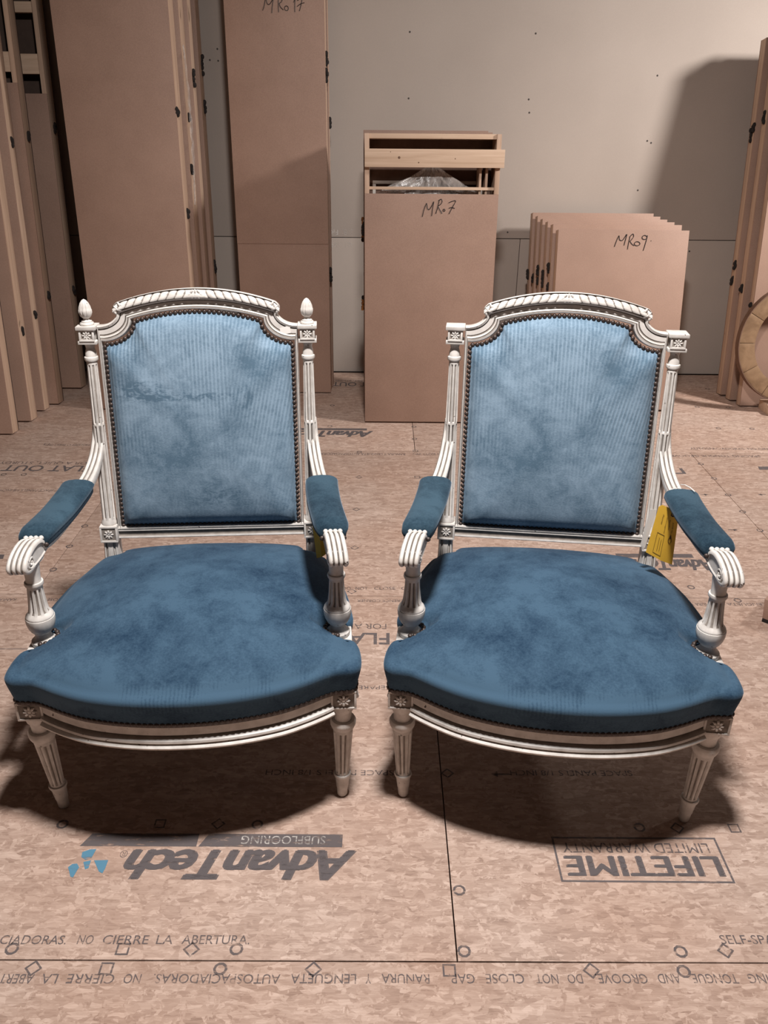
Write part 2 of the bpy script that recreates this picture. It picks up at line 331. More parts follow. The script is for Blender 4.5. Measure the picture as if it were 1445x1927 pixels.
TEXTS = [('RANURA', 1, 0.007, 0.0895, 0.9197, 0.9372, 0), ('GAP.', 1, 0.1235, 0.1676, 0.9201, 0.9376, 0), ('CLOSE', 1, 0.1868, 0.253, 0.9204, 0.9379, 0), ('NOT', 1, 0.2732, 0.3119, 0.9207, 0.9382, 0), ('DO', 1, 0.3284, 0.3542, 0.921, 0.9384, 0), ('GROOVE.', 1, 0.3772, 0.4665, 0.9213, 0.9388, 0), ('AND', 1, 0.485, 0.5237, 0.9216, 0.9392, 0), ('TONGUE', 1, 0.5449, 0.6233, 0.922, 0.9395, 0), ('SPACING', 1, 0.6418, 0.7268, 0.9224, 0.9399, 0), ('Y', 1, -0.0205, -0.0113, 0.9194, 0.9369, 0), ('LENGUETA', 1, -0.1496, -0.037, 0.9191, 0.9366, 0), ('AUTOSPACIADORAS.', 1, -0.3863, -0.1679, 0.9183, 0.9357, 0), ('NO', 1, -0.4365, -0.4073, 0.9177, 0.9351, 0), ('CIERRE', 1, -0.534, -0.4529, 0.9174, 0.9348, 0), ('LA', 1, -0.5778, -0.5504, 0.9171, 0.9345, 0), ('ABERTURA', 1, -0.6897, -0.5914, 0.9168, 0.9342, 0), ('AUTOSPACIADORAS.', 0, -0.7845, -0.5596, 0.9907, 1.0087, 0), ('NO', 0, -0.5396, -0.5119, 0.9914, 1.0094, 0), ('CIERRE', 0, -0.4948, -0.4126, 0.9917, 1.0097, 0), ('LA', 0, -0.3983, -0.3687, 0.992, 1.01, 0), ('ABERTURA.', 0, -0.3524, -0.2309, 0.9925, 1.0105, 0), ('SELF-SPACING', 0, 0.6205, 0.7802, 0.9971, 1.0152, 0), ('SPACE PANELS 1/8 INCH', 1, -0.2558, 0.0339, 1.4128, 1.4295, 0), ('SPACE PANELS 1/8 INCH', 1, 0.2977, 0.5744, 1.4149, 1.4317, 0), ('SEPARE LOS PANELES', 1, -0.2124, 0.0264, 1.7202, 1.7367, 0), ('FOR A QUIET, STURDY FLOOR', 1, -0.4398, 0.0191, 1.9989, 2.0306, 0), ('FLAT OUT', 1, -0.3235, 0.028, 1.9213, 1.9792, 1), ('FOR A QUIET, STURDY FLOOR', 1, -1.7463, -1.2283, 3.2185, 3.2507, 0), ('FLAT OUT', 1, -1.5758, -1.2085, 3.1428, 3.2052, 1), ('FLAT OUT', 1, -0.2706, 0.0218, 4.3523, 4.4263, 1), ('FOR A QUIET, STURDY FLOOR', 1, -0.3779, 0.0219, 4.4402, 4.4706, 0), ('DO', 0, -0.117, -0.092, 2.2157, 2.2331, 0), ('NOT', 0, -0.0769, -0.0386, 2.2162, 2.2336, 0), ('CLOSE', 0, -0.0185, 0.0483, 2.2171, 2.2345, 0), ('GAP', 0, 0.0667, 0.1085, 2.2179, 2.2353, 0), ('REFERENCE CORNER', 1, -0.0699, 0.0978, 2.1454, 2.1591, 0), ('RANURA', 1, -1.178, -1.1104, 2.1385, 2.1537, 0), ('CLOSE', 1, -1.0169, -0.9588, 2.1402, 2.1555, 0), ('LENGUETA', 1, 1.0614, 1.1792, 2.1364, 2.1517, 0), ('RANURA Y', 1, 0.9503, 1.0238, 2.135, 2.1502, 0), ('RANURA Y LENGUETA AUTOSPACIADORAS', 1, -0.2716, 0.1056, 3.3458, 3.3698, 0), ('GAP. CLOSE NOT', 0, 0.1406, 0.2878, 3.3491, 3.3743, 0), ('AUTOSPACIADORAS. NO CIERRE', 0, 1.3875, 1.7751, 3.4392, 3.4622, 0), ('SPACING TONGUE GROOVE', 1, 1.2745, 1.6661, 3.351, 3.3731, 0), ('NO CIERRE LA ABERTURA', 0, -1.4868, -1.2984, 3.4332, 3.4527, 0), ('SPACE PANELS 1/8 INCH', 1, -1.4942, -1.2871, 2.9404, 2.9606, 0), ('LIFETIME', 1, 0.3745, 0.6812, 1.1433, 1.1908, 2), ('LIMITED WARRANTY', 1, 0.3745, 0.6732, 1.2, 1.2249, 0), ('AdvanTech', 1, -0.5006, -0.0472, 1.1302, 1.202, 3), ('AdvanTech', 1, -0.4123, -0.0395, 3.5695, 3.6471, 3), ('AdvanTech', 1, 0.8468, 1.1133, 2.3522, 2.4242, 3), ('®', 1, -0.519, -0.504, 1.1822, 1.2007, 0)]
MARKS = [('c', -0.651, 0.982), ('s', -0.454, 0.982), ('d', -0.332, 0.982), ('c', -0.252, 0.983), ('d', -0.599, 0.945), ('s', -0.472, 0.945), ('c', -0.274, 0.945), ('d', -0.112, 0.945), ('s', 0.125, 0.944), ('d', 0.373, 0.945), ('c', 0.534, 0.944), ('c', 0.154, 0.981), ('c', 0.156, 1.109), ('c', 0.541, 0.982), ('d', 0.622, 0.984), ('c', -0.661, 1.267), ('s', -0.458, 1.27), ('d', -0.336, 1.27), ('c', -0.254, 1.269), ('c', 0.547, 1.266), ('d', 0.626, 1.265), ('s', 0.746, 1.265), ('d', -0.089, 3.104), ('s', 0.15, 3.107), ('d', -0.091, 2.798), ('d', -0.088, 2.493), ('d', -0.088, 2.206), ('c', -0.244, 3.712), ('c', -0.095, 3.382), ('c', 1.373, 3.27), ('c', 1.373, 3.114), ('c', 1.370, 2.952), ('c', 1.367, 2.799), ('c', 1.369, 2.645), ('c', 1.103, 2.167), ('c', 1.614, 3.72), ('c', 1.773, 3.716), ('c', -1.063, 2.645), ('c', -1.065, 2.491), ('c', -1.063, 2.331), ('d', 0.155, 1.421), ('c', -1.545, 3.107), ('c', -1.463, 3.108), ('c', 0.933, 2.205), ('c', 0.985, 2.244), ('c', 0.157, 3.713), ('c', 0.154, 3.549), ('s', 0.153, 3.40), ('c', 1.621, 4.037), ('c', 1.778, 4.032), ('c', 1.784, 4.349), ('c', -0.25, 4.022), ('s', -1.495, 3.451)]
for s, rt, x0, x1, y0, y1, st in TEXTS:
    print_text(s, x0, x1, y0, y1, st, bool(rt), mat='ink_solid' if st else 'ink')
def flat(name, polys, mat, parent, z=.0005):
    mb = MB()
    for p in polys: mb.add([(x, y, z) for x, y in p], [tuple(range(len(p)))])
    me = bpy.data.meshes.new(name); me.from_pydata(mb.v, [], mb.f); me.materials.append(M[mat])
    o = bpy.data.objects.new(name, me); C.objects.link(o); o.parent = parent; return o
def outline(cx, cy, n, r, t, a0=0):
    A = [(math.cos(a0+2*PI*i/n), math.sin(a0+2*PI*i/n)) for i in range(n)]
    return [[(cx+r*A[i][0], cy+r*A[i][1]), (cx+r*A[(i+1) % n][0], cy+r*A[(i+1) % n][1]), (cx+(r-t)*A[(i+1) % n][0], cy+(r-t)*A[(i+1) % n][1]), (cx+(r-t)*A[i][0], cy+(r-t)*A[i][1])] for i in range(n)]
for k, x, y in MARKS:
    n, r, a0 = {'c': (10, .0125, 0), 's': (4, .0165, PI/4), 'd': (4, .0155, 0)}[k]
    flat('printed_mark', outline(x, y, n, r, .0046 if y < 2 else .0048, a0), 'ink', panel_at(x, y))
def logo_bar(x0, x1, y0, y1): return [[(x0-.004, y0), (x1, y0), (x1, y1), (x0+.012, y1)]]
flat('printed_bar', logo_bar(-.6022, -.37, 1.2105, 1.2435)+logo_bar(-.362, -.0738, 1.2105, 1.2435), 'ink_solid', panel_at(-.3, 1.2))
print_text('SUBFLOORING', -.281, -.109, 1.217, 1.2385, 0, True, fn=lambda X, Y: (X, Y, .0009), mat='paleink')
flat('printed_bar', [[(-.42, 3.657), (-.067, 3.657), (-.067, 3.683), (-.42, 3.683)]], 'ink_solid', panel_at(-.3, 3.6))
flat('printed_bar', [[(.80, 2.437), (1.06, 2.437), (1.06, 2.463), (.80, 2.463)]], 'ink_solid', panel_at(.9, 2.4))
flat('printed_bar', [[(-1.62, 2.40), (-1.255, 2.40), (-1.262, 2.43), (-1.62, 2.43)]], 'ink_solid', panel_at(-1.3, 2.4))
flat('printed_bar', [[(1.60, 3.211), (2.1, 3.211), (2.1, 3.246), (1.608, 3.246)]], 'ink_solid', panel_at(1.7, 3.2))
flat('printed_emblem', [[(-.596, 1.195), (-.583, 1.202), (-.570, 1.203), (-.573, 1.181), (-.583, 1.176), (-.594, 1.183)], [(-.586, 1.171), (-.572, 1.175), (-.571, 1.156), (-.577, 1.153)],
    [(-.612, 1.158), (-.606, 1.166), (-.597, 1.167), (-.590, 1.158), (-.592, 1.148), (-.594, 1.134), (-.600, 1.136), (-.606, 1.148)], [(-.566, 1.175), (-.538, 1.176), (-.538, 1.156), (-.540, 1.144), (-.548, 1.148)]], 'blue', panel_at(-.58, 1.16), .0006)
flat('printed_emblem', [[(1.64, 3.20), (1.72, 3.20), (1.72, 3.13), (1.68, 3.14)]], 'blue', panel_at(1.7, 3.2), .0006)
def frame_poly(P, t):
    cx = sum(p[0] for p in P)/4; cy = sum(p[1] for p in P)/4
    Q = [(x-t*(1 if x > cx else -1), y-t*(1 if y > cy else -1)) for x, y in P]
    return [[P[i], P[(i+1) % 4], Q[(i+1) % 4], Q[i]] for i in range(4)]
flat('printed_box', frame_poly([(.3565, 1.2402), (.6955, 1.2395), (.6955, 1.1276), (.3565, 1.1290)], .0042), 'ink_solid', panel_at(.5, 1.2))
flat('printed_box', [[(1.21, 3.16), (1.275, 3.16), (1.275, 3.22), (1.262, 3.22), (1.262, 3.172), (1.21, 3.172)]], 'ink_solid', panel_at(1.2, 3.2))
def arrow(x0, x1, y, d):
    a, b = (x0, x1) if d > 0 else (x1, x0); s = 1 if d > 0 else -1
    return [[(a, y-.0022), (b-s*.008, y-.0022), (b-s*.008, y+.0022), (a, y+.0022)], [(b-s*.016, y+.009), (b, y), (b-s*.016, y-.009)]]
for x0, x1, y, d in ((.2526, .30, 1.4188, -1), (1.2609, 1.2925, 2.952, 1), (1.489, 1.521, 2.956, -1), (1.2552, 1.29, 2.648, 1)):
    flat('printed_arrow', arrow(x0, x1, y, d), 'ink', panel_at(x0, y))
flat('scored_line', [[(-1.3, 1.888), (-.78, 1.890), (-.78, 1.8925), (-1.3, 1.8905)]], 'ink_solid', panel_at(-1, 1.9))
# faint print on the wall boards
print_text('5/8" FR', -.279, -.16, .690, .716, 0, False, parent=wall, mat='paleink', fn=lambda X, Y: (X, YB-.0006, Y), name='printed_lettering')
print_text('5/8" FR', -.279, -.16, .752, .782, 0, True, parent=wall, mat='paleink', fn=lambda X, Y: (X, YB-.0006, Y), name='printed_lettering')
# ---------------------------------------------------------------- armchair
def yp(z): return .446+.14*(z-.44)                 # face of the reclined back
def bp(x, z, off=0): return (x, yp(z)-.99*off, z+.139*off)
def rosette(r):
    mb = MB(); mb.ball((0, 0, 0), r*.30, 8, 4, (1, .6, 1))
    for k in range(8):
        a = 2*PI*k/8; R = Matrix.Rotation(-a, 3, 'Y')
        mb.ball((r*.62*math.cos(a), 0, r*.62*math.sin(a)), r, 6, 4, (.42, .25, .22), R)
    return mb
def catmull(P, n, closed=False):
    out = []; N = len(P)
    for i in range(N if closed else N-1):
        p = [Vector(P[(i+k) % N] if closed else P[max(0, min(N-1, i+k))]) for k in (-1, 0, 1, 2)]
        for j in range(n):
            t = j/n; out.append(.5*((2*p[1])+(-p[0]+p[2])*t+(2*p[0]-5*p[1]+4*p[2]-p[3])*t*t+(-p[0]+3*p[1]-3*p[2]+p[3])*t**3))
    if not closed: out.append(Vector(P[-1]))
    return out
def resample(P, d, closed=False):
    P = [Vector(p) for p in P]; P = P+[P[0]] if closed else P
    L = [0]
    for a, b in zip(P, P[1:]): L.append(L[-1]+(b-a).length)
    n = max(1, round(L[-1]/d)); out = []; j = 0
    for i in range(n if closed else n+1):
        t = L[-1]*i/n
        while j < len(P)-2 and L[j+1] < t: j += 1
        out.append(P[j].lerp(P[j+1], (t-L[j])/(L[j+1]-L[j]+1e-12)))
    return out
RAIL = [(-.03, .316), (-.001, .316), (.0005, .290), (-.0035, .288), (-.0035, .284), (.002, .283), (.0065, .280), (.0075, .276), (.005, .272), (.002, .2715), (.007, .270), (.0105, .266), (.0095, .262), (.005, .260), (-.03, .260)]
def rail(path, name, parent, flip=1):
    P = [Vector(p) for p in path]; rings = []
    for i, p in enumerate(P):
        t = (P[min(i+1, len(P)-1)]-P[max(i-1, 0)]).normalized(); n = Vector((t.y, -t.x))*flip
        rings.append([(p.x+n.x*o, p.y+n.y*o, z) for o, z in RAIL])
    def mif(i, j): return 1 if j in (2, 3, 8) else 0
    return MB().loft(rings, mif=mif).build(name, ['paint', 'groove'], parent)
def block(mb, cx, cy, z0, z1, hw, hd, tilt=0):
    # a square block with a recessed face
    fn = (lambda x, y, z: (x, y+tilt*(z-(z0+z1)/2), z))
    mb.box(cx-hw, cx+hw, cy-hd, cy+hd, z0, z1, 0, fn); b = .0045; y0 = cy-hd
    for a in ((cx-hw, cx+hw, z0, z0+b), (cx-hw, cx+hw, z1-b, z1), (cx-hw, cx-hw+b, z0+b, z1-b), (cx+hw-b, cx+hw, z0+b, z1-b)):
        mb.box(a[0], a[1], y0-.003, y0+.001, a[2], a[3], 0, fn)
    mb.add([fn(x, y0-.0004, z) for x, z in ((cx-hw+b, z0+b), (cx+hw-b, z0+b), (cx+hw-b, z1-b), (cx-hw+b, z1-b))], [(0, 1, 2, 3)], 1)
    for sx in (-1, 1):
        mb.add([fn(cx+sx*(hw+.0004), cy+(y-.5)*hd*1.3, z) for y, z in ((0, z0+b), (1, z0+b), (1, z1-b), (0, z1-b))], [(0, 1, 2, 3)], 0)
def volute(x, cy, cz, r0, r1, turns, n=34):
    return [(x, cy+(r0+(r1-r0)*t/n)*math.cos(2.2+turns*2*PI*t/n), cz+(r0+(r1-r0)*t/n)*math.sin(2.2+turns*2*PI*t/n)) for t in range(n+1)]
def ribs(u, n):     # 0..1 across -> height of a row of n rounded ribs
    return abs(math.sin(PI*n*u))**.6
def make_chair():
    T = empty('armchair')
    # ---- legs
    leg_prof = [(.0, .0098, 0), (.003, .0112, 0), (.026, .0122, 0), (.0265, .0132, 0), (.029, .0132, 0), (.052, .0152, 0), (.060, .0150, 0), (.0605, .0178, 0), (.064, .0188, 0), (.068, .0178, 0), (.0685, .0146, 0), (.073, .0146, 0),
                (.076, .0148, .0034), (.190, .0205, .0042), (.194, .0206, 0), (.204, .0208, 0), (.2045, .0235, 0), (.212, .0262, 0), (.221, .0268, 0), (.226, .0240, 0), (.2265, .0175, 0), (.238, .0172, 0), (.250, .0185, 0), (.254, .0215, 0), (.262, .0232, 0), (.2715, .0235, 0)]
    for s in (-1, 1):
        MB().lathe(leg_prof, (s*.2985, .014), (s*.304, -.009), nf=10).build('leg', ['paint', 'groove'], T)
        mb = MB(); block(mb, s*.3045, -.009, .2715, .3145, .0255, .0245)
        MB_o = mb.build('corner_block', ['paint', 'groove'], T, bevel=.0009)
        r = rosette(.0135).build('rosette', 'paint', MB_o); r.location = (s*.3045, -.0355, .293)
        # rear sabre legs
        mb = MB(); rings = []
        for z, y, w2, x in ((0, .525, .0125, .262), (.05, .507, .014, .258), (.12, .486, .0165, .253), (.20, .468, .019, .248), (.28, .457, .0205, .244), (.33, .453, .0205, .2425)):
            rings.append([(s*x-w2, y-w2, z), (s*x+w2, y-w2, z), (s*x+w2, y+w2, z), (s*x-w2, y+w2, z)])
        mb.loft(rings).build('leg', 'paint', T, bevel=.002)
    # ---- rails
    bow = [(-.281, -.034), (-.262, -.047), (-.225, -.068), (-.18, -.088), (-.12, -.1035), (-.06, -.112), (0, -.1145)]
    bow = bow+[(-x, y) for x, y in reversed(bow[:-1])]; bowc = [tuple(p) for p in catmull(bow, 5)]
    rail(bowc, 'front_rail', T)
    for s in (-1, 1): rail([(s*.3265, .012), (s*.318, .10), (s*.300, .22), (s*.278, .34), (s*.262, .44)], 'side_rail', T, s)
    rail([(-.24, .468), (.24, .468)], 'rear_rail', T, -1)
    # ---- seat cushion
    half = [(0, -.1185), (.06, -.116), (.12, -.1075), (.18, -.092), (.228, -.0705), (.262, -.051), (.286, -.040), (.308, -.0375), (.3245, -.0345), (.3300, -.022), (.3300, .004), (.3275, .026), (.3215, .043),
            (.306, .049), (.281, .052), (.266, .064), (.2625, .083), (.268, .103), (.284, .114), (.3065, .1185), (.3185, .128), (.3165, .165), (.311, .215), (.299, .28), (.283, .345), (.268, .395), (.257, .416), (.236, .423), (.222, .435), (.216, .455), (.18, .464), (.10, .468)]
    full = half+[(-x, y) for x, y in reversed(half[1:])]
    # close through the middle of the back
    pts = catmull(full, 3, True); N = len(pts); cen = Vector((0, .175))
    # the same outline without the notches round the arm supports, for the inner rings
    smo = [p.copy() for p in pts]
    for sg in (1, -1):
        idx = [i for i in range(N) if sg*pts[i].x > .25 and .036 < pts[i].y < .1235]
        idx.sort(); a, b = pts[idx[0]], pts[idx[-1]]; L = [0]
        for i, j in zip(idx, idx[1:]): L.append(L[-1]+(pts[i]-pts[j]).length)
        for i, l in zip(idx, L): smo[i] = a.lerp(b, l/L[-1])
    nor = []
    for i in range(N):
        t = (pts[(i+2) % N]-pts[i-2]).normalized(); nor.append(Vector((t.y, -t.x)))
    rings = []
    for o, z in ((-.006, .311), (0, .3125), (.0022, .325), (.0050, .339), (.0082, .353), (.0105, .365), (.0108, .3715), (.0082, .3765), (.0030, .3795), (-.003, .3812)):
        rings.append([(p.x+n.x*o*(1 if o > 0 else 1), p.y+n.y*o, z-(.010*max(0, (p.y-.3)/.15) if z > .33 else 0)) for p, n in zip(pts, nor)])
    def crown(x, y):
        gy = math.sin(PI/2*min(1, max(0, (y+.125)/.30)))**.9 if y < .175 else 1-.80*((y-.175)/.29)**2
        near = math.exp(-((abs(x)-.30)**2+(y-.08)**2)/.0026)
        return .3765+.078*(1-min(1, abs(x)/.338)**1.9)*gy-.010*near
    for k in (.975, .945, .91, .865, .81, .74, .66, .57, .47, .37, .26, .15, .05):
        ring = []; e = 1-max(0, (k-.86)/.14)**2*.55; w_ = min(1, max(0, (k-.70)/.22))
        for p, sp in zip(pts, smo):
            q = cen.lerp(sp.lerp(p, w_), k); zb = .3785-.010*max(0, (p.y-.3)/.15); ring.append((q.x, q.y, zb+(crown(q.x, q.y)-zb)*e+.003*(k > .6)*(k < .96)))
        rings.append(ring)
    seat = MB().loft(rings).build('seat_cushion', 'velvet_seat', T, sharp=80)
    # ---- nails (shared dome)
    dome = MB().lathe([(0, .0052), (.0018, .0047), (.0032, .0030), (.0038, .0006)], seg=8)
    nail = dome.build('nail', 'nail', None, sharp=80); first = [True]
    def put_nail(parent, P, N):
        q = Vector(N).to_track_quat('Z', 'Y').to_euler()
        if first[0]: o = nail; o.parent = parent; o.location = P; o.rotation_euler = q; first[0] = False
        else: share(nail, parent, P, q)
    fr = [Vector((p.x, p.y)) for p, n in zip(pts, nor) if p.y < .0 and abs(p.x) < .336]
    fr.sort(key=lambda p: p.x)
    for i, p in enumerate(resample(fr, .0108)):
        k = min(range(N), key=lambda j: (pts[j]-p).length); n = nor[k]
        put_nail(seat, (p.x+n.x*.0008, p.y+n.y*.0008, .3185), (n.x, n.y, 0))
    for s in (-1, 1):
        for a in range(9):
            t = math.radians(105+a*20) if s > 0 else math.radians(75-a*20)
            put_nail(seat, (s*.298+.0285*math.cos(t), .083+.0275*math.sin(t), .388), (.15*math.cos(t), .15*math.sin(t), 1))
    # gimp braid behind the nails
    gp = [(p.x, p.y) for p in fr]; rings = []
    mb = MB()
    for j in range(len(gp)):
        k = min(range(N), key=lambda q: (pts[q]-fr[j]).length); n = nor[k]
        rings.append([(fr[j].x+n.x*o, fr[j].y+n.y*o, z) for o, z in ((-.004, .3115), (.0012, .3115), (.0022, .317), (.0012, .3225), (-.004, .3225))])
    mb.loft(rings).build('braid', 'nail', seat)
    # ---- arm supports
    prof = [(.372, .0225, 0), (.378, .0245, 0), (.383, .0240, 0), (.386, .0205, 0), (.390, .0165, 0), (.399, .0150, 0), (.4015, .0155, 0), (.402, .0175, 0), (.407, .0215, 0), (.415, .0255, 0), (.425, .0280, 0), (.4335, .0285, 0), (.437, .0280, 0), (.4375, .0268, 0), (.439, .0272, 0), (.442, .0262, 0),
            (.446, .0225, 0), (.449, .0208, .001), (.455, .0190, .0032), (.470, .0172, .0036), (.490, .0156, .0034), (.501, .0150, .003), (.503, .0150, 0), (.508, .0150, 0), (.5085, .0172, 0), (.512, .0184, 0), (.516, .0176, 0), (.5165, .0148, 0), (.524, .0142, 0), (.535, .0148, 0), (.548, .0160, 0), (.560, .0168, 0)]
    for s in (-1, 1):
        a = MB().lathe(prof, (s*.2965, .081), (s*.2950, .086), nf=10)
        sup = a.build('arm_support', ['paint', 'groove'], T)
        pl = MB().box(s*.2975-.0275, s*.2975+.0275, .054, .109, .316, .374); pl.build('plinth', 'paint', sup, bevel=.003)
        # ---- arm: sweep of a ribbed section from the post joint to the scroll
        def xc(y): return (.2445+(.49-y)*(.0245/.135)*1.0 if y > .355 else .269+(.355-y)*(.034/.32))
        top = [(.4895, .703), (.4865, .690), (.479, .668), (.465, .645), (.444, .624), (.415, .607), (.385, .597), (.355, .5895), (.30, .581), (.24, .576), (.18, .576), (.14, .582), (.118, .592)]
        top = [tuple(q) for q in catmull(top, 4)]; rings = []; nx = 19
        for i, (y, z) in enumerate(top):
            y1, z1 = top[min(i+1, len(top)-1)]; y0, z0 = top[max(i-1, 0)]; t = Vector((y1-y0, z1-z0)).normalized()
            n = Vector((t.y, -t.x)) if t.x < 0 else Vector((t.y, -t.x)); n = n if (n.y > 0 or n.x < -.5) else -n
            f = i/(len(top)-1); hw = .0128+.0042*min(1, f*1.6); th = .014+.008*min(1, f*2); rd = .0028*(1 if f < .62 else .3)
            ring = []
            for j in range(nx):
                u = j/(nx-1); h = -rd*(1-ribs(u, 3)) if 0 < j < nx-1 else -rd
                ring.append((s*xc(y)+(u*2-1)*hw, y+n.x*h, z+n.y*h))
            ring += [(s*xc(y)+hw*.9, y-n.x*th, z-n.y*th), (s*xc(y)-hw*.9, y-n.x*th, z-n.y*th)]
            rings.append(ring)
        mb = MB().loft(rings, mif=lambda i, j: 1 if j in (5, 6, 11, 12, 0) and i < 34 else 0)
        arm = mb.build('arm', ['paint', 'groove'], T, sharp=50)
        # scroll
        sc = [(.116, .5905), (.106, .5985), (.092, .6025), (.074, .6015), (.056, .5965), (.041, .5890), (.031, .5795), (.0275, .5705), (.031, .5615), (.040, .5560), (.052, .5545), (.066, .5560)]
        sc = [tuple(q) for q in catmull(sc, 4)]; rings = []; nx = 25; hw = .0192
        def xs(y): return s*(.2890+(.12-y)*.125)
        for i, (y, z) in enumerate(sc):
            y1, z1 = sc[min(i+1, len(sc)-1)]; y0, z0 = sc[max(i-1, 0)]; t = Vector((y1-y0, z1-z0)).normalized(); n = Vector((t.y, -t.x))
            ring = [(xs(y)+(j/(nx-1)*2-1)*hw, y+n.x*(-.0042)*(1-ribs(j/(nx-1), 4)), z+n.y*(-.0042)*(1-ribs(j/(nx-1), 4))) for j in range(nx)]
            ring += [(xs(y)+hw, y-n.x*.008, z-n.y*.008), (xs(y)-hw, y-n.x*.008, z-n.y*.008)]
            rings.append(ring)
        mb = MB().loft(rings, mif=lambda i, j: 1 if j in (5, 6, 11, 12, 17, 18) else 0)
        ck = [(.118, .588), (.088, .597), (.062, .594), (.045, .587), (.036, .578), (.034, .568), (.042, .561), (.058, .559), (.070, .556), (.102, .556), (.110, .562), (.130, .567), (.155, .569), (.155, .577), (.135, .583)]
        mb.loft([[(xs(y)-.0160, y, z) for y, z in ck], [(xs(y)+.0160, y, z) for y, z in ck]])
        for e in (-1, 1): mb.tube([(xs(y)+e*.0172, y, z) for _, y, z in volute(0, .0535, .5755, .0140, .003, 1.7)], .0023, 7)
        for e in (-1, 1): mb.tube([(xs(y)+e*.0150, y, z) for y, z in ((.066, .561), (.082, .5615), (.098, .563), (.118, .567), (.148, .573))], .0028, 6)
        for e in (-1, 1): mb.tube([(xs(y)+e*.0162, y, z) for y, z in ((.118, .570), (.113, .578), (.112, .590))], .0028, 6)
        for j in range(4): mb.ball((xs(.11)+(-.75+.5*j)*hw, .1135, .5955), .0052, 8, 6, (1, 1.1, 1))
        mb.build('arm_scroll', ['paint', 'groove'], T, sharp=45)
        # ---- arm pad
        pth = [(s*.2905, .1145), (s*.287, .14), (s*.283, .17), (s*.278, .21), (s*.2735, .25), (s*.2705, .29), (s*.2685, .325), (s*.268, .349), (s*.268, .362)]
        cp = catmull([(*q, 0) for q in pth], 4); rings = []; n = len(cp)
        for i, p in enumerate(cp):
            f = i/(n-1); e = min(1, (math.sin(PI*min(1, f/.14)/2) if f < .14 else 1), (math.sin(PI*min(1, (1-f)/.12)/2) if f > .88 else 1))
            e = .55+.45*e if 0 < i < n-1 else .42
            hw = .0365*(.62+.38*e)*(.98+.04*f); z0 = .567+.004*abs(f-.4)*2; zt = z0+.014+.031*e**.8; ring = []
            for k in range(20):
                a = 2*PI*k/20; cx_, sz = math.cos(a), math.sin(a)
                ex = .62; X = hw*abs(cx_)**ex*(1 if cx_ > 0 else -1); zz = (abs(sz)**ex)*(1 if sz > 0 else -1)
                Z = (z0+zt)/2+(zt-z0)/2*zz*(1-.16*(X/hw)**2); ring.append((p.x+X*(1 if sz > 0 else .86), p.y, Z))
            rings.append(ring)
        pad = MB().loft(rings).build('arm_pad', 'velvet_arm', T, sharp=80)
        for j in range(5): put_nail(pad, (s*.2905+(-.022+.011*j), .1135, .5805), (0, -1, .2))
    # ---- back posts
    pp = [(.37, .0150, 0), (.455, .0155, 0), (.4585, .0185, 0), (.464, .0185, 0), (.468, .0162, 0), (.470, .0160, 0), (.474, .0160, .0030), (.60, .0148, .0030), (.69, .0138, .003), (.6945, .0136, 0), (.698, .0130, 0), (.70, .0137, .003), (.828, .0118, .0028), (.832, .0118, 0), (.8385, .0118, 0), (.839, .0140, 0), (.8425, .0158, 0), (.8475, .0152, 0), (.849, .0125, 0), (.857, .0122, 0), (.866, .0095, 0), (.872, .0105, 0), (.879, .0150, 0), (.881, .0155, 0)]
    for s in (-1, 1):
        yt = yp(.88)+.006; yb = yp(.37)+.006
        po = MB().lathe(pp, (s*.2415, yb), (s*.2425, yt), nf=8).build('back_post', ['paint', 'groove'], T)
        mb = MB(); block(mb, s*.2425, yp(.897)+.004, .885, .910, .0165, .0175, .14)
        for z0, z1, h in ((.878, .8855, .0205), (.9095, .9175, .0215)): mb.box(s*.2425-h, s*.2425+h, yp(.897)+.004-h, yp(.897)+.004+h, z0, z1)
        tb = mb.build('top_block', ['paint', 'groove'], T, bevel=.0011)
        r = rosette(.0100).build('rosette', 'paint', tb); r.location = (s*.2425, yp(.897)-.0145, .8975)
        mb = MB(); block(mb, s*.2415, yp(.437)+.008, .418, .4575, .0205, .0215, .14)
        lb = mb.build('base_block', ['paint', 'groove'], T, bevel=.0011)
        r = rosette(.0115).build('rosette', 'paint', lb); r.location = (s*.2415, yp(.437)-.0150, .4375)
        mb = MB(); rings = []
        for z, k in ((.340, 1.12), (.380, 1.0), (.40, .97), (.4185, 1.0)):
            cy = yp(z)+.010; w2 = .0175*k; ring = []
            for q in range(13):
                u = q/12; ring.append((s*.2415-w2+2*w2*u, cy-w2-.0028*(ribs(u, 4)-.5)*2, z))
            ring += [(s*.2415+w2, cy+w2, z), (s*.2415-w2, cy+w2, z)]; rings.append(ring)
        mb.loft(rings, mif=lambda i, j: 1 if j in (2, 3, 5, 6, 8, 9) else 0).build('post_foot', ['paint', 'groove'], T)
    # ---- back frame
    def inner(off=0):
        P = []; x0 = .2135+off
        for k in range(16): P.append((x0, .447-off+(.8815-.447+2*off*.5)*k/15))
        for k in range(1, 13):
            th = PI/2*k/12; P.append((.2135-.069*math.sin(th)+off*math.cos(th)*.6, .930-.0495*math.cos(th)+off*math.sin(th)*.2+off*.6*(k/12)))
        for k in range(1, 15):
            x = .1445*(1-k/14); P.append((x, .930+.0205*(1-(x/.1445)**2)+off*.8))
        return P
    def outer():
        P = []
        for k in range(16): P.append((.2205, .444+(.9165-.444)*k/15))
        for k in range(1, 13):
            th = PI/2*k/12; P.append((.2205-.0455*math.sin(th), .9465-.0300*math.cos(th)))
        for k in range(1, 15):
            x = .175*(1-k/14); P.append((x, .9465+.0300*(1-(x/.175)**2)))
        return P
    I, O = inner(), outer()
    both = lambda P: P+[(-x, z) for x, z in reversed(P[:-1])]
    I, O = both(I), both(O)
